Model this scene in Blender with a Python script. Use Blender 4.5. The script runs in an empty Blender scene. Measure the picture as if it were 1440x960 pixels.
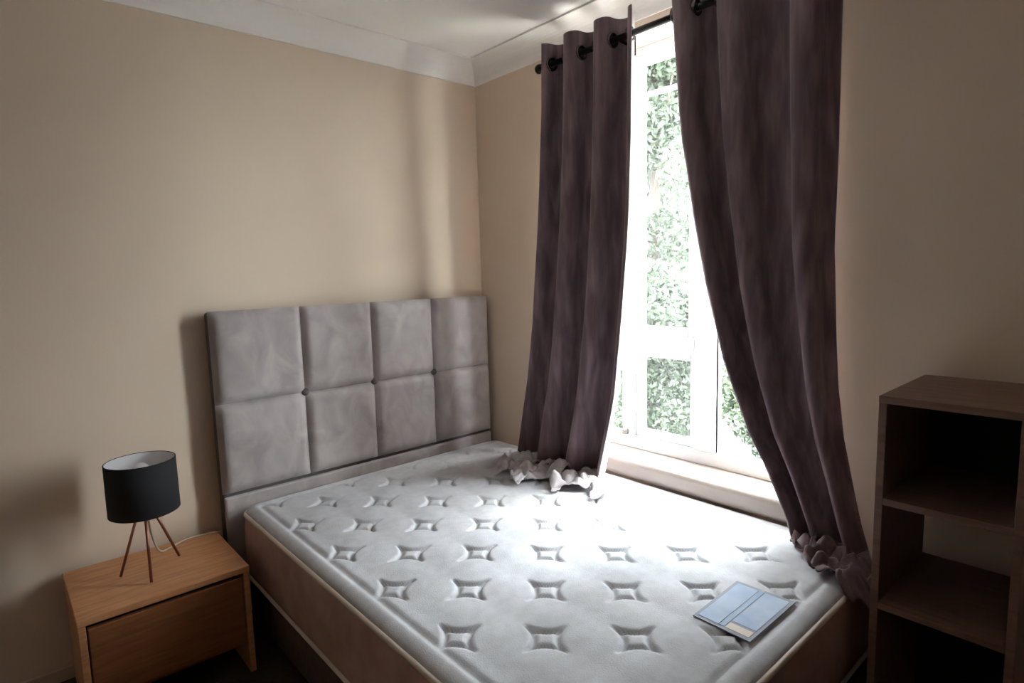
import bpy, bmesh, math, random
import numpy as np
from mathutils import Vector, Matrix, noise

# ------------------------------------------------------------------ camera, world, light, exposure
S = bpy.context.scene
COL = S.collection
cam_d = bpy.data.cameras.new('camera'); cam = bpy.data.objects.new('camera', cam_d); COL.objects.link(cam)
cam_d.sensor_width = 36.0; cam_d.lens = 20.857; cam_d.clip_start = 0.02
yaw, pitch, roll = 0.7227, 0.1163, -0.0274
f = Vector((math.sin(yaw)*math.cos(pitch), math.cos(yaw)*math.cos(pitch), -math.sin(pitch)))
r0 = Vector((math.cos(yaw), -math.sin(yaw), 0)); u0 = r0.cross(f)
r = r0*math.cos(roll) + u0*math.sin(roll); u = -r0*math.sin(roll) + u0*math.cos(roll)
M = Matrix((r, u, -f)).transposed().to_4x4(); M.translation = Vector((-2.0507, -2.5673, 1.4065))
cam.matrix_world = M
S.camera = cam

W = bpy.data.worlds.new('sky'); S.world = W; W.use_nodes = True
SKY = 8.0
nt = W.node_tree; bg = nt.nodes['Background']; bg.inputs[1].default_value = SKY
# overcast sky: luminance rises smoothly from the horizon to the zenith, the same in every direction
tc = nt.nodes.new('ShaderNodeTexCoord'); sep = nt.nodes.new('ShaderNodeSeparateXYZ'); mr = nt.nodes.new('ShaderNodeMapRange')
mr.inputs[1].default_value = 0; mr.inputs[2].default_value = 1; mr.inputs[3].default_value = .8; mr.inputs[4].default_value = 1
vm = nt.nodes.new('ShaderNodeVectorMath'); vm.operation = 'SCALE'; vm.inputs[0].default_value = (0.90, 0.95, 1.0)
nt.links.new(tc.outputs['Generated'], sep.inputs[0]); nt.links.new(sep.outputs['Z'], mr.inputs[0])
nt.links.new(mr.outputs[0], vm.inputs['Scale']); nt.links.new(vm.outputs[0], bg.inputs[0])
sun_d = bpy.data.lights.new('hazy_sun', 'SUN'); sun = bpy.data.objects.new('hazy_sun', sun_d); COL.objects.link(sun)
sun_d.energy = 0.8; sun_d.angle = math.radians(16); sun_d.color = (1.0, .97, .93)
SAZ, SEL = math.radians(-32), math.radians(56)              # from the south-east, high, through thin cloud
sd = Vector((math.cos(SAZ)*math.cos(SEL), math.sin(SAZ)*math.cos(SEL), math.sin(SEL)))
sun.rotation_euler = sd.to_track_quat('Z', 'Y').to_euler(); sun.location = (4, -3, 6)

pl = bpy.data.lights.new('window_portal', 'AREA'); pl.shape = 'RECTANGLE'; pl.size = 1.09; pl.size_y = 1.80
pl.cycles.is_portal = True                                   # guides sky sampling through the window, gives no light itself
po = bpy.data.objects.new('window_portal', pl); COL.objects.link(po)
po.location = (0.215, -1.135, 1.46); po.rotation_euler = (math.pi/2, 0, math.pi/2)

S.view_settings.view_transform = 'Standard'; S.view_settings.look = 'None'
S.view_settings.gamma = 1.0; S.view_settings.use_curve_mapping = False
S.view_settings.exposure = 3.0
S.cycles.max_bounces = 12; S.cycles.diffuse_bounces = 8; S.cycles.transparent_max_bounces = 8
S.cycles.sample_clamp_indirect = 10.0

# ------------------------------------------------------------------ helpers
random.seed(4)
PI = math.pi
def lin(c):
    return tuple(((v/255)/12.92 if v/255 <= 0.04045 else ((v/255+0.055)/1.055)**2.4) for v in c)
def mat(name, base, rough=0.6, metal=0.0, sheen=0.0, spec=0.5):
    m = bpy.data.materials.new(name); m.use_nodes = True
    b = m.node_tree.nodes['Principled BSDF']
    b.inputs['Base Color'].default_value = (*base, 1); b.inputs['Roughness'].default_value = rough
    b.inputs['Metallic'].default_value = metal; b.inputs['Sheen Weight'].default_value = sheen
    b.inputs['Specular IOR Level'].default_value = spec
    return m
def noisy(m, c1, c2, scale=(1, 1, 1), ns=5.0, detail=3.0, lo=0.35, hi=0.65, bump=0.0, bump_scale=None, dist=0.0):
    t = m.node_tree; b = t.nodes['Principled BSDF']
    tc = t.nodes.new('ShaderNodeTexCoord'); mp = t.nodes.new('ShaderNodeMapping')
    mp.inputs['Scale'].default_value = scale
    n = t.nodes.new('ShaderNodeTexNoise'); n.inputs['Scale'].default_value = ns; n.inputs['Detail'].default_value = detail
    n.inputs['Distortion'].default_value = dist
    cr = t.nodes.new('ShaderNodeValToRGB')
    cr.color_ramp.elements[0].position = lo; cr.color_ramp.elements[1].position = hi
    cr.color_ramp.elements[0].color = (*c1, 1); cr.color_ramp.elements[1].color = (*c2, 1)
    L = t.links.new
    L(tc.outputs['Object'], mp.inputs['Vector']); L(mp.outputs['Vector'], n.inputs['Vector'])
    L(n.outputs['Fac'], cr.inputs['Fac']); L(cr.outputs['Color'], b.inputs['Base Color'])
    if bump:
        n2 = t.nodes.new('ShaderNodeTexNoise'); n2.inputs['Scale'].default_value = bump_scale or ns*6
        bp = t.nodes.new('ShaderNodeBump'); bp.inputs['Strength'].default_value = bump; bp.inputs['Distance'].default_value = 0.002
        L(mp.outputs['Vector'], n2.inputs['Vector']); L(n2.outputs['Fac'], bp.inputs['Height']); L(bp.outputs['Normal'], b.inputs['Normal'])
    return m
def tag(o, label=None, cat=None, group=None, kind=None):
    if label: o['label'] = label
    if cat: o['category'] = cat
    if group: o['group'] = group
    if kind: o['kind'] = kind
    return o
def thing(name, loc, label, cat, group=None):
    o = bpy.data.objects.new(name, None); COL.objects.link(o); o.location = loc
    o.empty_display_size = 0.05
    return tag(o, label, cat, group)
def link(name, me, m, parent=None, smooth=False, world=True):
    """link a mesh whose coordinates are world coordinates; keep them when parented"""
    if m: me.materials.append(m)
    if smooth: me.shade_smooth()
    o = bpy.data.objects.new(name, me); COL.objects.link(o)
    if parent:
        o.parent = parent
        off = Vector((0, 0, 0)); p = parent
        while p: off += p.location; p = p.parent
        if world: o.location = -off
    return o
def obj(name, bm, m, parent=None, smooth=False):
    me = bpy.data.meshes.new(name); bmesh.ops.recalc_face_normals(bm, faces=bm.faces[:]); bm.to_mesh(me); bm.free()
    return link(name, me, m, parent, smooth)
def pyobj(name, v, fcs, m, parent=None, smooth=True):
    me = bpy.data.meshes.new(name); me.from_pydata([tuple(x) for x in v], [], fcs); me.update()
    return link(name, me, m, parent, smooth)
def box(bm, x0, x1, y0, y1, z0, z1, bev=0.0, seg=2):
    g = bmesh.ops.create_cube(bm, size=1.0)
    vs = g['verts']
    for v in vs:
        v.co = Vector((x0+(v.co.x+.5)*(x1-x0), y0+(v.co.y+.5)*(y1-y0), z0+(v.co.z+.5)*(z1-z0)))
    if bev > 0:
        es = list({e for v in vs for e in v.link_edges})
        bmesh.ops.bevel(bm, geom=es, offset=bev, segments=seg, affect='EDGES', profile=0.5)
    return bm
def boxobj(name, x0, x1, y0, y1, z0, z1, m, parent=None, bev=0.004, seg=2):
    return obj(name, box(bmesh.new(), x0, x1, y0, y1, z0, z1, bev, seg), m, parent)
def tube_mesh(bm, pts, rad, seg=10, closed=False, cap=True):
    pts = [Vector(p) for p in pts]; n = len(pts); rings = []
    rads = rad if isinstance(rad, (list, tuple)) else [rad]*n
    prev = None
    for i in range(n):
        if closed: t = pts[(i+1) % n]-pts[i-1]
        else: t = pts[min(i+1, n-1)]-pts[max(i-1, 0)]
        t.normalize()
        a = prev if prev is not None else (Vector((0, 0, 1)) if abs(t.z) < .9 else Vector((1, 0, 0)))
        x = (a - t*a.dot(t)).normalized(); prev = x; y = t.cross(x)
        rings.append([bm.verts.new(pts[i]+(x*math.cos(2*PI*k/seg)+y*math.sin(2*PI*k/seg))*rads[i]) for k in range(seg)])
    for i in range(n if closed else n-1):
        A, B = rings[i], rings[(i+1) % n]
        for k in range(seg): bm.faces.new((A[k], A[(k+1) % seg], B[(k+1) % seg], B[k]))
    if cap and not closed:
        bm.faces.new(rings[0][::-1]); bm.faces.new(rings[-1])
    return bm
def lathe(bm, c, prof, seg=40, axis='z', closed=False):
    rings = []
    for (rr, h) in prof:
        ring = []
        for k in range(seg):
            a = 2*PI*k/seg; p = (rr*math.cos(a), rr*math.sin(a), h)
            if axis == 'y': p = (p[0], h, p[1])
            ring.append(bm.verts.new(Vector(c)+Vector(p)))
        rings.append(ring)
    m_ = len(rings)
    for i in range(m_ if closed else m_-1):
        A, B = rings[i], rings[(i+1) % m_]
        for k in range(seg): bm.faces.new((A[k], A[(k+1) % seg], B[(k+1) % seg], B[k]))
    return bm
def grid_faces(nu, nv, off=0):
    return [(off+j*nu+i, off+j*nu+i+1, off+(j+1)*nu+i+1, off+(j+1)*nu+i) for j in range(nv-1) for i in range(nu-1)]
def lerp_table(tab, z):
    """tab: (z, value) pairs, z falling"""
    if z >= tab[0][0]: return tab[0][1]
    for (a, va), (b, vb) in zip(tab, tab[1:]):
        if z >= b: return va+(vb-va)*(a-z)/(a-b)
    return tab[-1][1]
def sstep(a, b, x):
    t = min(1, max(0, (x-a)/(b-a))); return t*t*(3-2*t)

# ------------------------------------------------------------------ materials
M_wall = noisy(mat('wall_paint', (.6, .5, .4), .85), lin((216, 197, 177)), lin((220, 201, 181)), ns=2.0, bump=.15, bump_scale=180)
M_ceil = noisy(mat('ceiling_paint', (.8, .8, .8), .9), lin((238, 233, 230)), lin((241, 237, 234)), ns=2.0)
M_cove = mat('coving_paint', lin((238, 234, 230)), .7)
M_carpet = noisy(mat('carpet', (.05, .04, .04), 1.0), lin((52, 42, 38)), lin((66, 54, 48)), ns=60, bump=.6, bump_scale=300)
M_white = mat('white_gloss', lin((214, 215, 217)), .35)
M_skirt = mat('skirting_paint', lin((196, 180, 164)), .5)
M_sill = noisy(mat('sill_paint', (.8, .78, .74), .45), lin((160, 146, 137)), lin((168, 155, 146)), ns=3)
M_curtain = noisy(mat('curtain_velvet', (.05, .04, .045), .75, sheen=.25), lin((104, 82, 89)), lin((146, 124, 130)),
                  scale=(1, 1, .16), ns=30, detail=6, lo=.40, hi=.74, bump=.3, bump_scale=60, dist=.3)
M_lining = noisy(mat('curtain_lining', (.5, .5, .5), .8), lin((180, 173, 176)), lin((198, 192, 194)), ns=20)
M_hbd = noisy(mat('crushed_velvet', (.3, .3, .3), .6, sheen=.35), lin((146, 136, 135)), lin((174, 165, 163)),
              scale=(1, 1, .7), ns=9, detail=6, lo=.35, hi=.68, bump=.25, bump_scale=50, dist=.8)
M_hbd_d = mat('dark_velvet', lin((86, 78, 78)), .8)
M_quilt = noisy(mat('mattress_knit', (.7, .7, .7), .9), lin((184, 184, 188)), lin((194, 194, 198)), ns=30, bump=.35, bump_scale=260)
M_border = noisy(mat('mattress_border', (.4, .33, .28), .85), lin((172, 138, 128)), lin((186, 154, 144)), ns=12, bump=.3, bump_scale=200)
M_tape = mat('mattress_tape', lin((214, 200, 188)), .7)
M_base = noisy(mat('divan_fabric', (.06, .05, .05), .9), lin((88, 70, 64)), lin((100, 82, 76)), ns=40, bump=.3)
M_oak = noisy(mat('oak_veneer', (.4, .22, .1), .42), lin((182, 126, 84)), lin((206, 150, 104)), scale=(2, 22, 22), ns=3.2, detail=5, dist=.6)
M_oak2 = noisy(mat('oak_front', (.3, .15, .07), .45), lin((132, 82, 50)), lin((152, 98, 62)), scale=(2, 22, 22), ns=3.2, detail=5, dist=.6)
M_dark = mat('shadow_gap_board', lin((40, 30, 26)), .8)
M_shade = noisy(mat('lamp_shade_fabric', (.01, .01, .012), .85), lin((22, 21, 25)), lin((29, 28, 33)), scale=(1, 1, 3), ns=120)
M_shade_in = mat('lamp_shade_lining', lin((226, 226, 230)), .6)
M_copper = mat('copper_legs', lin((150, 96, 78)), .35, metal=.85)
M_cord = mat('pale_cord', lin((196, 180, 160)), .5)
M_black = mat('black_metal', lin((26, 23, 23)), .4, metal=.6)
M_chrome = mat('nickel_ring', lin((104, 98, 96)), .25, metal=1.0)
M_shelf = noisy(mat('shelf_laminate', (.2, .15, .12), .5), lin((114, 86, 76)), lin((130, 101, 89)), scale=(22, 2, 22), ns=3, detail=5, dist=.5)
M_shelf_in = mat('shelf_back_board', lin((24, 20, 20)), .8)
M_label = noisy(mat('label_cloth', (.6, .7, .8), .9), lin((164, 182, 208)), lin((186, 198, 216)), ns=14)
M_label_s = mat('label_stripe', lin((118, 144, 172)), .6)
M_label_b = mat('label_binding', lin((150, 155, 166)), .8)
M_leaf = mat('leaf', lin((150, 178, 112)), .6)
M_leaf2 = mat('leaf_darker', lin((112, 150, 92)), .6)  # slightly darker leaf green
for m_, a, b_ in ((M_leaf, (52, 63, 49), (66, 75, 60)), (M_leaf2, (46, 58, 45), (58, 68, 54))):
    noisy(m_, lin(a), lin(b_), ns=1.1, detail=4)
    b = m_.node_tree.nodes['Principled BSDF']
    tr = m_.node_tree.nodes.new('ShaderNodeBsdfTranslucent'); tr.inputs[0].default_value = (*lin((66, 76, 54)), 1)
    mx = m_.node_tree.nodes.new('ShaderNodeMixShader'); mx.inputs[0].default_value = .2
    m_.node_tree.links.new(b.outputs[0], mx.inputs[1]); m_.node_tree.links.new(tr.outputs[0], mx.inputs[2])
    m_.node_tree.links.new(mx.outputs[0], m_.node_tree.nodes['Material Output'].inputs[0])
M_bark = noisy(mat('bark', (.2, .15, .1), .9), lin((52, 46, 40)), lin((66, 58, 50)), scale=(1, 1, .3), ns=14)
M_grass = noisy(mat('grass', (.3, .4, .2), .9), lin((34, 42, 30)), lin((44, 52, 38)), ns=8)
M_brick = noisy(mat('outside_render', (.5, .45, .4), .9), lin((150, 130, 116)), lin((164, 146, 130)), ns=8)
M_glass = bpy.data.materials.new('window_glass'); M_glass.use_nodes = True
t = M_glass.node_tree; t.nodes.remove(t.nodes['Principled BSDF'])
tb = t.nodes.new('ShaderNodeBsdfTransparent'); gb = t.nodes.new('ShaderNodeBsdfGlossy'); gb.inputs['Roughness'].default_value = .02
mx = t.nodes.new('ShaderNodeMixShader')
tb.inputs[0].default_value = (.95, .97, .96, 1)
mx.inputs[0].default_value = .04; t.links.new(tb.outputs[0], mx.inputs[1]); t.links.new(gb.outputs[0], mx.inputs[2])
t.links.new(mx.outputs[0], t.nodes['Material Output'].inputs[0])

# ------------------------------------------------------------------ room shell
XW, YS, HC = -3.5, -4.2, 2.485
WY0, WY1, WZ0, WZ1 = -1.67, -0.595, 0.585, 2.335          # window opening
def struct(o): o['kind'] = 'structure'; return o
struct(boxobj('floor', XW-.2, 0.25, YS-.2, 0.2, -.1, 0, M_carpet, bev=0))
struct(boxobj('ceiling', XW-.2, 0.25, YS-.2, 0.2, HC, HC+.1, M_ceil, bev=0))
struct(boxobj('wall_north', XW-.2, 0.25, 0, .2, 0, HC, M_wall, bev=0))
struct(boxobj('wall_west', XW-.2, XW, YS, 0, 0, HC, M_wall, bev=0))
struct(boxobj('wall_south', XW-.2, 0.25, YS-.2, YS, 0, HC, M_wall, bev=0))
bm = bmesh.new()
box(bm, 0, .25, WY1, 0, 0, HC); box(bm, 0, .25, YS, WY0, 0, HC)
box(bm, 0, .25, WY0, WY1, 0, WZ0-.083); box(bm, 0, .25, WY0, WY1, WZ1, HC)
struct(obj('wall_east', bm, M_wall))
# coving: concave quarter profile along each wall
def cove_profile():
    d, h = .105, .10
    p = [(0, HC-h), (.008, HC-h)]
    for k in range(11):
        a = PI/2*k/10
        p.append((.008+(d-.008)*(1-math.cos(a)), HC-h+.004+(h-.012)*math.sin(a)))
    p += [(d, HC)]
    p.append((0, HC))
    return p
def cove(name, A, B, inward):
    A, B, n = Vector(A), Vector(B), Vector(inward); d = (B-A).normalized()
    bm = bmesh.new(); pr = cove_profile(); ra, rb = [], []
    for (o, z) in pr:                                  # mitred ends
        ra.append(bm.verts.new(A+n*o+d*o+Vector((0, 0, z)))); rb.append(bm.verts.new(B+n*o-d*o+Vector((0, 0, z))))
    m_ = len(pr)
    for i in range(m_): bm.faces.new((ra[i], ra[(i+1) % m_], rb[(i+1) % m_], rb[i]))
    bm.faces.new(ra); bm.faces.new(rb[::-1])
    return struct(obj(name, bm, M_cove))
cove('trim_1', (XW, 0, 0), (0, 0, 0), (0, -1, 0)); cove('trim_2', (0, 0, 0), (0, YS, 0), (-1, 0, 0))
cove('trim_3', (0, YS, 0), (XW, YS, 0), (0, 1, 0)); cove('trim_4', (XW, YS, 0), (XW, 0, 0), (1, 0, 0))
def skirting(name, *b):
    return struct(boxobj(name, *b, M_skirt, bev=.004))
skirting('baseboard_north', XW, -.016, -.014, 0, 0, .05)
skirting('baseboard_east', -.014, 0, YS, 0, 0, .05)
skirting('baseboard_west', XW, XW+.014, YS+.015, -.015, 0, .05)
skirting('baseboard_south', XW+.015, -.016, YS, YS+.014, 0, .05)

# window: white frame, mullion, transom, casement, panes, catch, sill
win = bpy.data.objects.new('window_1', None); COL.objects.link(win); win.location = (.15, -1.33, WZ0)
win['kind'] = 'structure'; win['label'] = 'white framed window with a transom and mullion between the dark curtains'
FX0, FX1 = .125, .19
FY0, FY1, FZ0, FZ1 = WY0, WY1, WZ0, WZ1
MZ0, MZ1 = 1.045, 1.115                 # transom
MY0, MY1 = -1.33, -1.242                # mullion right of the middle light
NY0, NY1 = -.932, -.870                 # mullion left of it, at the curtain's edge
boxobj('frame_jamb', FX0, FX1, FY1-.055, FY1, FZ0, FZ1, M_white, win)
boxobj('frame_jamb', FX0, FX1, FY0, FY0+.055, FZ0, FZ1, M_white, win)
boxobj('frame_head', FX0, FX1, FY0+.055, FY1-.055, FZ1-.03, FZ1, M_white, win)
boxobj('frame_bottom_rail', FX0, FX1, FY0+.055, FY1-.055, FZ0, FZ0+.058, M_white, win)
boxobj('mullion', FX0-.004, FX1, MY0, MY1, FZ0+.058, FZ1-.03, M_white, win)
boxobj('mullion', FX0-.004, FX1, NY0, NY1, FZ0+.058, FZ1-.03, M_white, win)
boxobj('transom', FX0-.003, FX1, MY1, NY0, MZ0, MZ1, M_white, win)
def sash(y0, y1, z0, z1, w, x0):
    s = boxobj('sash_stile', x0, x0+.045, y1-w, y1, z0, z1, M_white, win)
    boxobj('sash_stile', x0, x0+.045, y0, y0+w, z0, z1, M_white, win)
    boxobj('sash_rail', x0, x0+.045, y0+w, y1-w, z0, z0+w, M_white, win)
    boxobj('sash_rail', x0, x0+.045, y0+w, y1-w, z1-w, z1, M_white, win)
sash(MY1, NY0, MZ1, FZ1-.03, .036, .132)       # opening upper casement
sash(MY1, NY0, FZ0+.058, MZ0, .030, .14)       # fixed lower light
boxobj('glazing_bar', .14, .165, MY1, NY0, 2.135, 2.153, M_white, win)
def pane(y0, y1, z0, z1): boxobj('glass_pane', .150, .156, y0, y1, z0, z1, M_glass, win, bev=0)
pane(MY1+.02, NY0-.02, MZ1+.02, FZ1-.05); pane(MY1+.015, NY0-.015, FZ0+.07, MZ0-.012)
pane(NY1-.005, FY1-.05, FZ0+.055, FZ1-.028)
pane(FY0+.05, MY0+.005, FZ0+.055, FZ1-.028)
boxobj('glazing_gasket', .146, .149, MY0-.007, MY0, FZ0+.058, FZ1-.03, M_black, win, bev=0)
boxobj('window_catch', .100, .126, -.905, -.880, .646, .672, mat('catch_metal', lin((130, 124, 118)), .4, metal=.7), win, bev=.004)
# sill board with a rounded nosing
bm = bmesh.new(); box(bm, -.034, .20, WY0-.19, WY1+.07, .502, .585)
es = [e for e in bm.edges if all(v.co.x < 0 for v in e.verts) and abs(e.verts[0].co.z-e.verts[1].co.z) < .01]
bmesh.ops.bevel(bm, geom=es, offset=.022, segments=5, affect='EDGES', profile=.5)
# the part of the board inside the wall stops at the opening
sill = obj('window_sill', bm, M_sill, win)

# ------------------------------------------------------------------ garden outside
bm = bmesh.new()
nx, ny = 24, 30; gv = []
for j in range(ny):
    for i in range(nx):
        x = .45+i*.8; y = -9+j*.9
        gv.append((x, y, -.55+.05*noise.noise(Vector((x*.4, y*.4, 0)))))
bm.free()
lawn = pyobj('lawn', gv, grid_faces(nx, ny), M_grass); lawn['kind'] = 'structure'
bounce_slab = boxobj('bounce_slab', .25, 2.7, -6.0, 3.0, -.75, -.46, noisy(mat('bounce_slab_pale', (.5, .5, .48), .9), lin((186, 182, 174)), lin((200, 196, 188)), ns=4), None, bev=0)  # unseen pale slab, added to bounce daylight up onto the ceiling
bounce_slab['kind'] = 'structure'
def leaf_cloud(name, blobs, n, size, m, parent, seed):
    rng = np.random.default_rng(seed)
    w = np.array([b[3]*b[4]*b[5] for b in blobs]) ** .7; w = w/w.sum()
    k = rng.choice(len(blobs), n, p=w); B = np.array(blobs)[k]
    d = rng.normal(size=(n, 3)); d /= np.linalg.norm(d, axis=1)[:, None]
    rr = rng.uniform(.55, 1.05, n)[:, None]
    c = B[:, :3]+d*B[:, 3:6]*rr
    a = rng.normal(size=(n, 3)); a /= np.linalg.norm(a, axis=1)[:, None]
    b = np.cross(a, rng.normal(size=(n, 3))); b /= np.linalg.norm(b, axis=1)[:, None]
    nn = np.cross(a, b)
    s = (size*rng.uniform(.6, 1.3, n))[:, None]
    v = np.stack([c-a*s, c+b*s*.45+nn*s*.12, c+a*s, c-b*s*.45+nn*s*.12], 1).reshape(-1, 3)
    me = bpy.data.meshes.new(name)
    me.from_pydata(v.tolist(), [], (np.arange(n*4).reshape(n, 4)).tolist()); me.update()
    o = link(name, me, m, parent); o['kind'] = 'stuff'
    return o
def tree(name, base, h, spread, n, m, label, cat, seed, size=.065, low=.35):
    t_ = thing(name, base, label, cat)
    rng = random.Random(seed); bx, by, bz = base
    bm = bmesh.new()
    p = [(bx, by, bz), (bx+.05, by+.04, bz+h*.3), (bx-.03, by, bz+h*.6), (bx, by+.05, bz+h*.85)]
    tube_mesh(bm, p, [.05*spread, .04*spread, .03*spread, .012*spread], 8)
    for k in range(6):
        a = rng.uniform(0, 2*PI); z = bz+h*rng.uniform(.3, .65)
        tube_mesh(bm, [(bx, by, z), (bx+math.cos(a)*spread*.3, by+math.sin(a)*spread*.3, z+h*.1),
                       (bx+math.cos(a)*spread*.6, by+math.sin(a)*spread*.6, z+h*.16)], [.02*spread, .014*spread, .006*spread], 6)
    obj('trunk', bm, M_bark, t_)
    blobs = []
    for k in range(34):
        a = rng.uniform(0, 2*PI); q = rng.uniform(.0, .75)*spread; z = bz+h*rng.uniform(low, .9)
        s = spread*rng.uniform(.25, .42)
        blobs.append((bx+math.cos(a)*q, by+math.sin(a)*q, z, s, s, s*.75))
    leaf_cloud('foliage', blobs, n, size, m, t_, seed)
    return t_
tree('tree', (6.2, 3.2, -.55), 9.5, 2.2, 70000, M_leaf, 'tall pale green tree beyond the lawn, seen through the upper middle pane', 'tree', 3, low=.16)
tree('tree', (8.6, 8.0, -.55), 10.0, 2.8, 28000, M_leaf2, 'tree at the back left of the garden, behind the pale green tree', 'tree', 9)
tree('tree', (12.2, -1.4, -.55), 11.0, 2.6, 30000, M_leaf2, 'unseen tree added to block sky light at the back of the garden, right of the tall pale green tree', 'tree', 5, low=.2)  # out of view, placed and sized to block eastern sky light
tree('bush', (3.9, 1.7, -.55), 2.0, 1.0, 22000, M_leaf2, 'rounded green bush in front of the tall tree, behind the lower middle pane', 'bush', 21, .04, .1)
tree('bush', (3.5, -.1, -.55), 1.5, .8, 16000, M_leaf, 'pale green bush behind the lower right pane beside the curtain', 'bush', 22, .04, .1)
# clipped hedge closing the garden
hg = thing('hedge', (17.3, 5.5, -.55), 'long dense green hedge along the far side of the garden, behind the trees', 'hedge')
hr = random.Random(77); hb_ = []
for k in range(60):
    q = k/59; hb_.append((17.3+hr.uniform(-.3, .3), -1.0+13.5*q, -.55+hr.uniform(.5, 2.6), .75, .6, .75))
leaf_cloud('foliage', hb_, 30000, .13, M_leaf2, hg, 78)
bm = bmesh.new()
for k in range(14): tube_mesh(bm, [(17.3, -1.0+k, -.6), (17.32, -.95+k, 1.0), (17.3, -1.0+k, 2.2)], [.05, .04, .015], 6)
st = obj('stems', bm, M_bark, hg); st['kind'] = 'stuff'

# ------------------------------------------------------------------ bed
MX0, MX1, MY_0, MY_1 = -1.363, -.016, -2.0, -.098
def rrect(x0, x1, y0, y1, rad, n=8):
    pts = []
    for (cx, cy, a0) in ((x1-rad, y1-rad, 0), (x0+rad, y1-rad, PI/2), (x0+rad, y0+rad, PI), (x1-rad, y0+rad, 1.5*PI)):
        for k in range(n+1):
            a = a0+PI/2*k/n; pts.append((cx+rad*math.cos(a), cy+rad*math.sin(a)))
    out = []
    for i, p in enumerate(pts):
        q = pts[(i+1) % len(pts)]; L = math.dist(p, q); m_ = max(1, int(L/.08)) if L > .1 else 1
        for k in range(m_): out.append((p[0]+(q[0]-p[0])*k/m_, p[1]+(q[1]-p[1])*k/m_))
    return out
def loft(bm, rings, cap=True):
    R = [[bm.verts.new(p) for p in ring] for ring in rings]; n = len(R[0])
    for A, B in zip(R, R[1:]):
        for k in range(n): bm.faces.new((A[k], A[(k+1) % n], B[(k+1) % n], B[k]))
    if cap: bm.faces.new(R[0][::-1]); bm.faces.new(R[-1])
    return bm
bed = thing('bed_frame', (-.70, -1.0, 0), 'grey velvet headboard and dark fabric divan base under the bare mattress', 'bed')
e = .01
rings = []
for z, ins in ((.03, .012), (.04, .004), (.195, .004), (.212, .012)):
    rings.append([(x, y, z) for x, y in rrect(MX0+ins+.004, MX1-ins, MY_0+ins, MY_1-ins, .03, 4)])
obj('divan_base', loft(bmesh.new(), rings), M_base, bed, True)
for cx in (-1.27, -.12):
    for cy in (-1.9, -.2):
        bm = bmesh.new(); lathe(bm, (cx, cy, 0), [(.001, 0), (.022, 0), (.024, .03), (.001, .03)], 14); obj('foot', bm, M_black, bed)
# headboard: carcass, eight padded panels, three buttons
HX0, HX1, HZ0, HZ1, HYF = -1.416, -.024, .55, 1.286, -.066
hb = boxobj('headboard', HX0, HX1, HYF, -.016, .04, HZ1-.004, M_hbd_d, bed, bev=.012, seg=3)
hb['label'] = 'tall grey crushed velvet headboard with four columns of buttoned panels'
strip = boxobj('lower_rail', HX0+.004, HX1-.004, HYF-.018, HYF+.004, .05, HZ0-.012, M_hbd, hb, bev=.008)
xs = [HX0, -1.052, -.720, -.385, HX1]; zs = [HZ0, .915, HZ1]
buttons = [(-1.052, .915), (-.720, .915), (-.385, .915)]
def panel(x0, x1, z0, z1):
    n = 21; v = []
    for j in range(n):
        for i in range(n):
            a, b = i/(n-1), j/(n-1); x = x0+(x1-x0)*a; z = z0+(z1-z0)*b
            def edge(dd, outer): 
                w = .045 if outer else .030
                tt = min(1, dd/w); return math.sqrt(max(0, 1-(1-tt)**2))
            p = min(edge(x-x0, x0 == HX0), edge(x1-x, x1 == HX1)) * min(edge(z-z0, z0 == HZ0), edge(z1-z, z1 == HZ1))
            y = HYF-.002-.028*(p**.8)
            dmin = min(math.hypot(x-bx, z-bz) for bx, bz in buttons)
            y += .022*math.exp(-(dmin/.035)**2)*p + .004*noise.noise(Vector((x*9, z*9, 3)))*p
            v.append((x, min(y, HYF), z))
    o = pyobj('padded_panel', v, [q[::-1] for q in grid_faces(n, n)], M_hbd, hb)
for j in range(2):
    for i in range(4): panel(xs[i], xs[i+1], zs[j], zs[j+1])
for bx, bz in buttons:
    bm = bmesh.new(); lathe(bm, (bx, HYF-.004, bz), [(.016, 0), (.016, -.004), (.012, -.009), (.006, -.012), (.0005, -.0125)], 16, 'y')
    obj('button', bm, M_hbd_d, hb, True)

mattress = thing('mattress', (-.69, -1.05, .213), 'bare white quilted mattress with beige sides on the divan base', 'mattress')
ZP, CROWN, RC = .478, .504, .075         # piping height, crown of the quilted top, corner radius
PIT = .157
def inside(x, y, rad=RC):
    """signed distance to the rounded outline (positive inside)"""
    cx, cy = (MX0+MX1)/2, (MY_0+MY_1)/2; hx, hy = (MX1-MX0)/2-rad, (MY_1-MY_0)/2-rad
    qx, qy = abs(x-cx)-hx, abs(y-cy)-hy
    return -(math.hypot(max(qx, 0), max(qy, 0))+min(max(qx, qy), 0)-rad)
def quilt(x, y):
    gx, gy = (x+1.25)/PIT, (y+1.42)/PIT
    i, j = round(gx), round(gy)
    lx, ly = (gx-i)*PIT, (gy-j)*PIT
    h = 0
    # rounded pads between the stitched diamonds
    px, py = gx-math.floor(gx)-.5, gy-math.floor(gy)-.5
    rr_ = min(1, math.hypot(px, py)/.56)
    h += .0034*(.5+.5*math.cos(PI*rr_))
    if (i+j) % 2 == 0:
        q = PIT/2; dd = min(math.hypot(abs(lx)-q, abs(ly)-q), 9)-q*1.0      # >0 inside the four-cusped shape
        half = abs(lx)+abs(ly)
        if half < q*1.12:
            ring = math.exp(-((dd-.003)/.0065)**2)*sstep(q*1.12, q*.85, half)
            h -= .0105*ring
            if dd > 0: h += .002*sstep(.006, .02, dd)-.003
    else:
        h -= .002*math.exp(-(math.hypot(lx, ly)/.03)**2)
    return h
nx, ny = 226, 318; v = []
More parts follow.
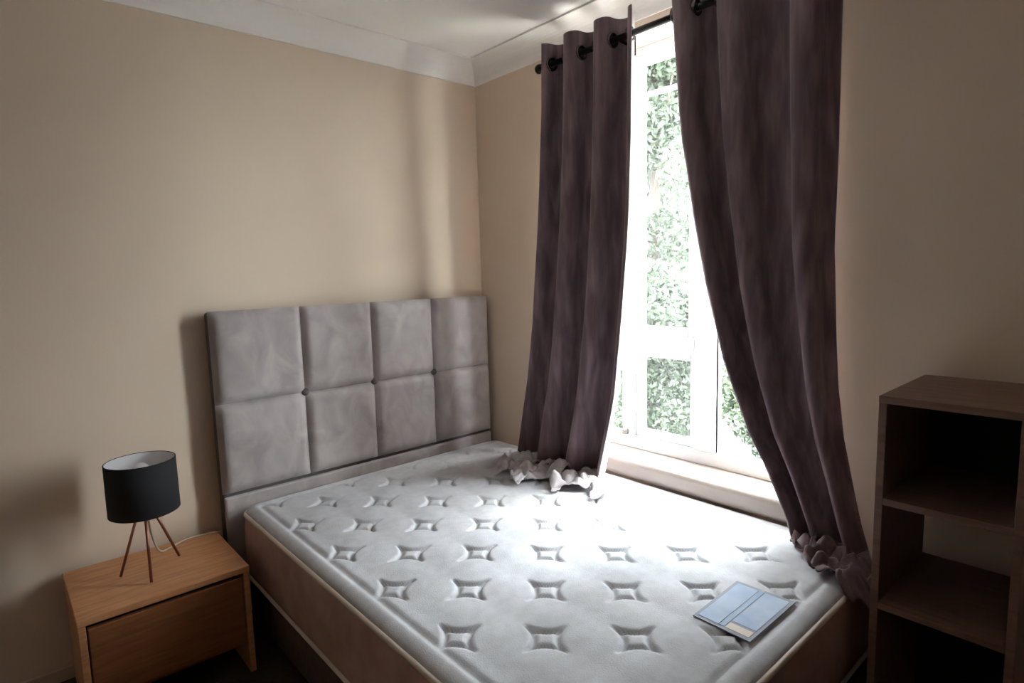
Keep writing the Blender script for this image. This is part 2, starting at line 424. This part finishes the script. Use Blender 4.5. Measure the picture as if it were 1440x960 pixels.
for j in range(ny):
    for i in range(nx):
        x = MX0+(MX1-MX0)*i/(nx-1); y = MY_0+(MY_1-MY_0)*j/(ny-1)
        d = inside(x, y)
        if d < 0:                                    # pull corner points onto the rounded outline
            cx = max(MX0+RC, min(MX1-RC, x)); cy = max(MY_0+RC, min(MY_1-RC, y))
            k = RC/math.hypot(x-cx, y-cy); x = cx+(x-cx)*k; y = cy+(y-cy)*k; d = 0
        roll_ = sstep(0, .012, d)
        w = .055
        tt = min(1, d/w); crown = math.sqrt(max(0, 1-(1-tt)**2))
        z = ZP+(CROWN-ZP)*crown
        # stitched line that sets off the border roll
        z -= .006*math.exp(-((d-.058)/.010)**2)
        z += quilt(x, y)*sstep(.05, .085, d)
        z += .004*noise.noise(Vector((x*2.2, y*2.2, 0)))*sstep(.03, .1, d)
        v.append((x, y, z))
pyobj('quilted_top', v, grid_faces(nx, ny), M_quilt, mattress)
rings = []
for z, ins in ((.222, .004), (.235, -.002), (.26, -.006), (.34, -.009), (.43, -.007), (.46, -.002), (.474, .004)):
    rings.append([(x, y, z) for x, y in rrect(MX0+ins, MX1-max(ins, 0), MY_0+ins, MY_1-max(ins, 0), RC)])
obj('side_border', loft(bmesh.new(), rings), M_border, mattress, True)
for z in (.478, .2225):
    obj('piping', tube_mesh(bmesh.new(), [(x, y, z) for x, y in rrect(MX0, MX1-.004, MY_0, MY_1-.004, RC)], .0085, 8, True), M_tape, mattress, True)
# sewn cloth label near the foot corner
def zt(x, y):
    return CROWN+.004*noise.noise(Vector((x*2.2, y*2.2, 0)))+.0022
def patch(name, corners, z, m, parent, th=.0015):
    n = 8; v = []
    A, B, C_, D = [Vector(c) for c in corners]
    for j in range(n):
        for i in range(n):
            p = (A.lerp(B, i/(n-1))).lerp(D.lerp(C_, i/(n-1)), j/(n-1)); v.append((p.x, p.y, zt(p.x, p.y)+z))
    o = pyobj(name, v, [q[::-1] for q in grid_faces(n, n)], m, parent)
    o.data.shade_flat(); md = o.modifiers.new('thick', 'SOLIDIFY'); md.thickness = th; md.offset = -1
    return o
LC = [(-.752, -1.778), (-.512, -1.772), (-.508, -1.936), (-.756, -1.934)]
lb = patch('sewn_label', LC, .0022, M_label_b, mattress, .0025); lb['label'] = 'pale blue cloth label sewn near the foot corner'
def sub(a0, a1, b0, b1):
    A, B, C_, D = [Vector(c) for c in LC]
    g = lambda a, b: tuple((A.lerp(B, a)).lerp(D.lerp(C_, a), b))
    return [g(a0, b0), g(a1, b0), g(a1, b1), g(a0, b1)]
patch('label_panel', sub(.05, .95, .06, .42), .0030, M_label, lb, .001)
patch('label_panel', sub(.20, .95, .54, .94), .0030, M_label, lb, .001)
patch('label_panel', sub(.05, .16, .54, .94), .0030, M_tape, lb, .001)
patch('label_stripe', sub(.05, .95, .44, .52), .0030, M_label_s, lb, .001)

# ------------------------------------------------------------------ bedside table
bt = thing('bedside_table', (-1.69, -.23, 0), 'orange-brown oak bedside table with one drawer beside the bed', 'bedside table')
BX0, BX1, BY0, BY1, BZ = -1.942, -1.442, -.436, -.022, .40
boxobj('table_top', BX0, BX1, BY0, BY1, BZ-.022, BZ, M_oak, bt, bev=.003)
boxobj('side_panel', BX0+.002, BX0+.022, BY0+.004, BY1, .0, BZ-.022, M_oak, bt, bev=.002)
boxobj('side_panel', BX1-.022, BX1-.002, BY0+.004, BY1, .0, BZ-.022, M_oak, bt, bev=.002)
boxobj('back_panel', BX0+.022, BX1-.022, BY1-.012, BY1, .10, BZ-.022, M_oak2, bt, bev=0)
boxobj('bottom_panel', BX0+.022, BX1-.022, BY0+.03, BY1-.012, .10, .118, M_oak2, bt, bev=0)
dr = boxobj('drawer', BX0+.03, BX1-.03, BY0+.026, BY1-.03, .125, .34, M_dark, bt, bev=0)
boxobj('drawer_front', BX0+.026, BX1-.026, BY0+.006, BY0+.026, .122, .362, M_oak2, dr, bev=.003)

# ------------------------------------------------------------------ lamp
LX, LY = -1.709, -.24
lamp = thing('table_lamp', (LX, LY, BZ), 'black drum shade table lamp on three copper legs on the bedside table', 'lamp')
R0, ZB, ZT = .108, .625, .803
bm = bmesh.new(); lathe(bm, (LX, LY, 0), [(R0, ZB), (R0-.001, ZT), (R0-.0035, ZT+.0015), (R0-.004, ZT-.002), (R0-.0035, ZB), (R0-.002, ZB-.0015)], 56, closed=True)
sh = obj('shade', bm, M_shade, lamp, True)
bm = bmesh.new(); lathe(bm, (LX, LY, 0), [(R0-.0055, ZB+.002), (R0-.0055, ZT-.0005), (R0-.0042, ZT-.0005), (R0-.0042, ZB+.002)], 56, closed=True)
obj('shade_lining', bm, M_shade_in, sh, True)
bm = bmesh.new(); lathe(bm, (LX, LY, 0), [(.0005, .66), (.016, .66), (.018, .70), (.014, .715), (.0005, .715)], 18); obj('bulb_holder', bm, M_copper, lamp, True)
bm = bmesh.new(); lathe(bm, (LX, LY, .715), [(.012, 0), (.014, .012), (.027, .032), (.030, .048), (.025, .064), (.012, .076), (.0005, .079)], 22); obj('bulb', bm, M_shade_in, lamp, True)
bm = bmesh.new()
for k in range(3):
    a = 2*PI*k/3+.4; tube_mesh(bm, [(LX+.012*math.cos(a), LY+.012*math.sin(a), .70), (LX+.105*math.cos(a), LY+.105*math.sin(a), .70)], .0018, 6)
obj('shade_carrier', bm, M_copper, lamp)
for (fx, fy) in ((-1.795, -.210), (-1.725, -.331), (-1.608, -.180)):
    top = Vector((LX, LY, .66)); ft = Vector((fx, fy, BZ+.004)); s0 = top+(ft-top)*.03; s0.x += (fx-LX)*.10; s0.y += (fy-LY)*.10
    obj('leg', tube_mesh(bmesh.new(), [tuple(s0), tuple(ft)], .0046, 10), M_copper, lamp, True)
cp = [(LX+.005, LY+.01, .655), (LX+.02, LY+.06, .52), (LX+.05, LY+.12, .42), (LX+.09, -.085, BZ+.004), (-1.56, -.05, BZ+.004), (-1.50, -.05, BZ+.004), (-1.452, -.062, BZ+.004), (-1.432, -.068, BZ-.01), (-1.428, -.07, .25)]
pts = []
for i in range(len(cp)-1):
    p0, p1, p2, p3 = [Vector(cp[max(0, min(len(cp)-1, i+k))]) for k in (-1, 0, 1, 2)]
    for k in range(6):
        s = k/6; pts.append(.5*((2*p1)+(p2-p0)*s+(2*p0-5*p1+4*p2-p3)*s*s+(3*p1-p0-3*p2+p3)*s**3))
pts = [p for p in pts if not (BX0 < p.x < BX1 and BY0 < p.y < BY1 and p.z < BZ+.0038)]+[Vector(cp[-1])]
obj('power_cord', tube_mesh(bmesh.new(), pts, .0034, 8), M_cord, lamp, True)

# ------------------------------------------------------------------ curtain rod and curtains
RX, RZ = -.082, 2.311
rod = thing('curtain_rod', (RX, -1.25, RZ), 'black metal curtain rod with round finials above the window', 'curtain rod')
obj('rod', tube_mesh(bmesh.new(), [(RX, -.585, RZ), (RX, -2.02, RZ)], .0125, 14), M_black, rod, True)
for yy, sg in ((-.585, 1), (-2.02, -1)):
    bm = bmesh.new(); lathe(bm, (RX, yy, RZ), [(.0005, sg*-.002), (.018, sg*-.002), (.021, sg*.012), (.019, sg*.024), (.010, sg*.031), (.0005, sg*.033)], 20, 'y')
    obj('finial', bm, M_black, rod, True)
for yy in (-.60, -1.03, -2.0):
    bm = bmesh.new(); tube_mesh(bm, [(RX, yy, RZ-.014), (-.03, yy, RZ-.016), (-.004, yy, RZ-.02)], .006, 8)
    box(bm, -.006, -.001, yy-.015, yy+.015, RZ-.055, RZ+.02, .002); obj('wall_bracket', bm, M_black, rod)

def curtain(label, left_t, right_t, cx_t, amp_t, phis, z_top, z_bot, pile, seed):
    """phis: fold phase at evenly spaced cloth positions; tables give edges / centre / depth by height"""
    t_ = thing('curtain', (RX, (left_t[0][1]+right_t[0][1])/2, z_bot), label, 'curtain', None)
    nu, nv = 260, 96; P = np.zeros((nv, nu, 3))
    def phase(a):
        s = a*(len(phis)-1); i = min(int(s), len(phis)-2); s -= i
        return phis[i]+(phis[i+1]-phis[i])*s
    for j in range(nv):
        b = j/(nv-1); z = z_top+(z_bot-z_top)*b
        yl, yr, xc, A = lerp_table(left_t, z), lerp_table(right_t, z), lerp_table(cx_t, z), lerp_table(amp_t, z)
        for i in range(nu):
            a = i/(nu-1); ph = phase(a)+.25*b*noise.noise(Vector((a*3, b*1.5, seed)))
            k = A*(1+.25*b*noise.noise(Vector((a*4, b*2, seed+5))))
            wx = math.cos(ph)+.12*b*math.cos(2*ph+1)
            x = xc-k*wx
            y = yl+(yr-yl)*a-.085*abs(yr-yl)/max(1, (phis[-1]-phis[0])/(2*PI))*math.sin(2*ph)*(.8-.3*b)
            x += .006*noise.noise(Vector((a*14, z*3.2, seed+9)))*sstep(0, .25, b)
            P[j, i] = (x, y, z)
    # hem: the cloth runs on over the mattress in a crumpled heap
    npile = 26
    Q = np.zeros((npile, nu, 3))
    for j in range(npile):
        for i in range(nu):
            Q[j, i] = pile(i/(nu-1), (j+1)/npile, P[-1, i])
    F = np.concatenate([P, Q], 0); nr = nv+npile
    # normals by finite differences, lining sits 5 mm behind the velvet
    du = np.gradient(F, axis=1); dv = np.gradient(F, axis=0); N = np.cross(dv, du); N /= np.linalg.norm(N, axis=2)[:, :, None]+1e-9
    if N[:nv, :, 0].mean() > 0: N = -N                  # velvet side faces the room
    N2 = N.copy()
    for _ in range(3): N2[:, 1:-1] = (N2[:, :-2]+N2[:, 1:-1]+N2[:, 2:])/3
    front = F[:nv+1]; back = F-N2*.005; back[nv:] = F[nv:]; back[nv-1] = F[nv-1]-N2[nv-1]*.002
    fo = pyobj('velvet_face', front.reshape(-1, 3), grid_faces(nu, nv+1), M_curtain, t_)
    fo2 = pyobj('lining', back[:nv].reshape(-1, 3), [q[::-1] for q in grid_faces(nu, nv)], M_lining, t_)
    fo2['label'] = 'pale lining on the window side'
    return t_, F, fo, nu, nv

def eyelets(t_, F, phis, z_top, nu):
    ph = np.interp(np.linspace(0, 1, nu), np.linspace(0, 1, len(phis)), phis)
    row = F[4]
    k0 = math.ceil((phis[0]-PI/2)/PI+.15); k = k0
    while PI/2+k*PI < phis[-1]-.2:
        i = int(np.argmin(abs(ph-(PI/2+k*PI)))); k += 1
        if i < 3 or i > nu-4: continue
        tan = Vector(row[i+2]-row[i-2]); tan.z = 0; tan.normalize(); nrm = Vector((tan.y, -tan.x, 0))
        c = Vector((row[i][0], row[i][1], RZ)); upv = Vector((0, 0, 1))
        # flat ring: torus whose axis is the cloth normal
        bm = bmesh.new(); seg, sg = 28, 8; rings = []
        for a in range(seg):
            an = 2*PI*a/seg; d = tan*math.cos(an)+upv*math.sin(an)
            rings.append([bm.verts.new(c+d*(.0235+.0065*math.cos(2*PI*b/sg))+nrm*.0075*math.sin(2*PI*b/sg)) for b in range(sg)])
        for a in range(seg):
            A, B = rings[a], rings[(a+1) % seg]
            for b in range(sg): bm.faces.new((A[b], A[(b+1) % sg], B[(b+1) % sg], B[b]))
        obj('eyelet', bm, M_chrome, t_, True)

MTOP = CROWN+.008
def pile_left(a, w, p):
    """heap at the foot of the left curtain: the hem spreads over the mattress towards the room"""
    n1 = noise.noise(Vector((a*5, w*2.0, 1))); n2 = noise.noise(Vector((a*13, w*5, 7)))
    reach = .33*(1-.5*a)*(1+.35*n1)
    x = p[0]-.02-reach*w*(1-.25*w)+.03*n2*w
    y = p[1]-(.02+.10*a)*w-.10*w*(1-a)+.05*n1*w+.03*math.sin(a*40+w*5)*w
    ridge = abs(noise.noise(Vector((x*11, y*13, 2))))+.6*abs(noise.noise(Vector((x*26, y*24, 5))))
    fall = max(0, (p[2]-MTOP))*(1-min(1, w*6))**2
    z = MTOP+fall+.062*min(1, ridge)*sstep(0, .2, w)*(1-.45*sstep(.7, 1.0, w))+.004
    if x > -.04: z = max(z, .515+.0*w)
    return (min(x, -.05), y, z)
left_L = [(2.396, -.618), (2.136, -.612), (1.671, -.582), (1.177, -.538), (.754, -.479), (.50, -.455)]
left_R = [(2.396, -1.118), (1.895, -1.112), (1.485, -1.096), (1.112, -1.069), (.870, -1.042), (.50, -.985)]
cx_L = [(2.396, RX), (1.6, -.082), (.9, -.10), (.5, -.135)]
amp_L = [(2.396, .044), (1.8, .047), (1.0, .054), (.5, .064)]
ph_L = [PI*.15, PI*1.0, PI*2.0, PI*3.0, PI*4.0, PI*5.0, PI*5.95]
cl, FL, vf, nu, nv = curtain('left dark purple-grey velvet curtain with pale crumpled hem on the mattress', left_L, left_R, cx_L, amp_L, ph_L, 2.396, MTOP+.01, pile_left, 2)
hem = pyobj('crumpled_hem', FL[nv-1:].reshape(-1, 3), grid_faces(nu, FL.shape[0]-nv+1), M_lining, cl)
hem['label'] = 'pale crumpled hem spread on the mattress'
hem.modifiers.new('thick', 'SOLIDIFY').thickness = .003
eyelets(cl, FL, ph_L, 2.396, nu)

def pile_right(a, w, p):
    n1 = noise.noise(Vector((a*4, w*2.2, 31))); n2 = noise.noise(Vector((a*15, w*6, 37)))
    reach = (.05+.14*sstep(.1, .6, a))*(1+.3*n1)
    x = p[0]-.01-reach*w+.025*n2*w
    y = p[1]-.055*w+.05*n1*w
    ridge = abs(noise.noise(Vector((x*13, y*12, 32))))+.6*abs(noise.noise(Vector((x*28, y*26, 35))))
    fall = max(0, (p[2]-MTOP))*(1-min(1, w*5))**2
    z = MTOP+fall+.07*min(1, ridge)*sstep(0, .25, w)*(1-.5*sstep(.7, 1, w))+.004
    d = inside(x, y)
    if d < .02:                                          # slips over the foot corner, outside the piping
        over = sstep(.02, -.05, d)
        z = (MTOP+.02)*(1-over)+over*(z-.10)
        if d > -.03:
            q = Vector((x-(MX0+MX1)/2, y-(MY_0+MY_1)/2-.0, 0)); cxy = Vector((max(MX0+RC, min(MX1-RC, x)), max(MY_0+RC, min(MY_1-RC, y)), 0))
            o_ = Vector((x, y, 0))-cxy
            if o_.length > 1e-4: o_.normalize(); x += o_.x*.022*over; y += o_.y*.022*over
    else: z = max(z, MTOP+.002)
    y = max(y, -2.072)
    return (min(x, -.05), y, z)
right_L = [(2.396, -1.231), (2.123, -1.256), (1.864, -1.287), (1.603, -1.339), (1.343, -1.400), (1.089, -1.479), (.846, -1.585), (.723, -1.664), (.582, -1.735), (.50, -1.76)]
right_R = [(2.396, -1.828), (1.768, -1.835), (1.451, -1.835), (1.232, -1.849), (1.011, -1.867), (.856, -1.890), (.726, -1.922), (.602, -1.955), (.50, -1.99)]
cx_R = [(2.396, RX), (1.4, -.095), (.8, -.11), (.5, -.13)]
amp_R = [(2.396, .044), (1.6, .044), (1.0, .044), (.7, .040), (.5, .038)]
ph_R = [-PI*.95, 0, PI, PI*2.0, PI*2.6, PI*3.2, PI*4.0, PI*5.0]
cr, FR, vf, nu, nv = curtain('right dark purple-grey velvet curtain swept sideways over the mattress corner', right_L, right_R, cx_R, amp_R, ph_R, 2.396, MTOP+.01, pile_right, 14)
hem = pyobj('crumpled_hem', FR[nv-1:].reshape(-1, 3), grid_faces(nu, FR.shape[0]-nv+1), M_curtain, cr)
hem.modifiers.new('thick', 'SOLIDIFY').thickness = .003
eyelets(cr, FR, ph_R, 2.396, nu)

# ------------------------------------------------------------------ shelf unit
sx0, sx1, sy0, sy1, sz = -.421, -.03, -2.50, -2.086, 1.079
TH = .018
sy0 = -2.086-.29
bs = thing('shelf_unit', ((sx0+sx1)/2, (sy0+sy1)/2, 0), 'dark brown open shelf unit with three compartments beside the bed foot', 'bookcase')
boxobj('top_panel', sx0-.002, sx1, sy0, sy1, sz-TH, sz, M_shelf, bs, bev=.0015)
boxobj('side_panel', sx0, sx1, sy1-TH, sy1, 0, sz-TH, M_shelf, bs, bev=.0015)
boxobj('side_panel', sx0, sx1, sy0, sy0+TH, 0, sz-TH, M_shelf, bs, bev=.0015)
for z in (.806, .53):
    boxobj('shelf', sx0+.001, sx1, sy0+TH, sy1-TH, z-.004, z+.014, M_shelf, bs, bev=.0015)
boxobj('bottom_panel', sx0+.001, sx1, sy0+TH, sy1-TH, .05, .068, M_shelf, bs, bev=.0015)
boxobj('plinth', sx0+.02, sx0+.035, sy0+TH, sy1-TH, 0, .05, M_shelf, bs, bev=0)
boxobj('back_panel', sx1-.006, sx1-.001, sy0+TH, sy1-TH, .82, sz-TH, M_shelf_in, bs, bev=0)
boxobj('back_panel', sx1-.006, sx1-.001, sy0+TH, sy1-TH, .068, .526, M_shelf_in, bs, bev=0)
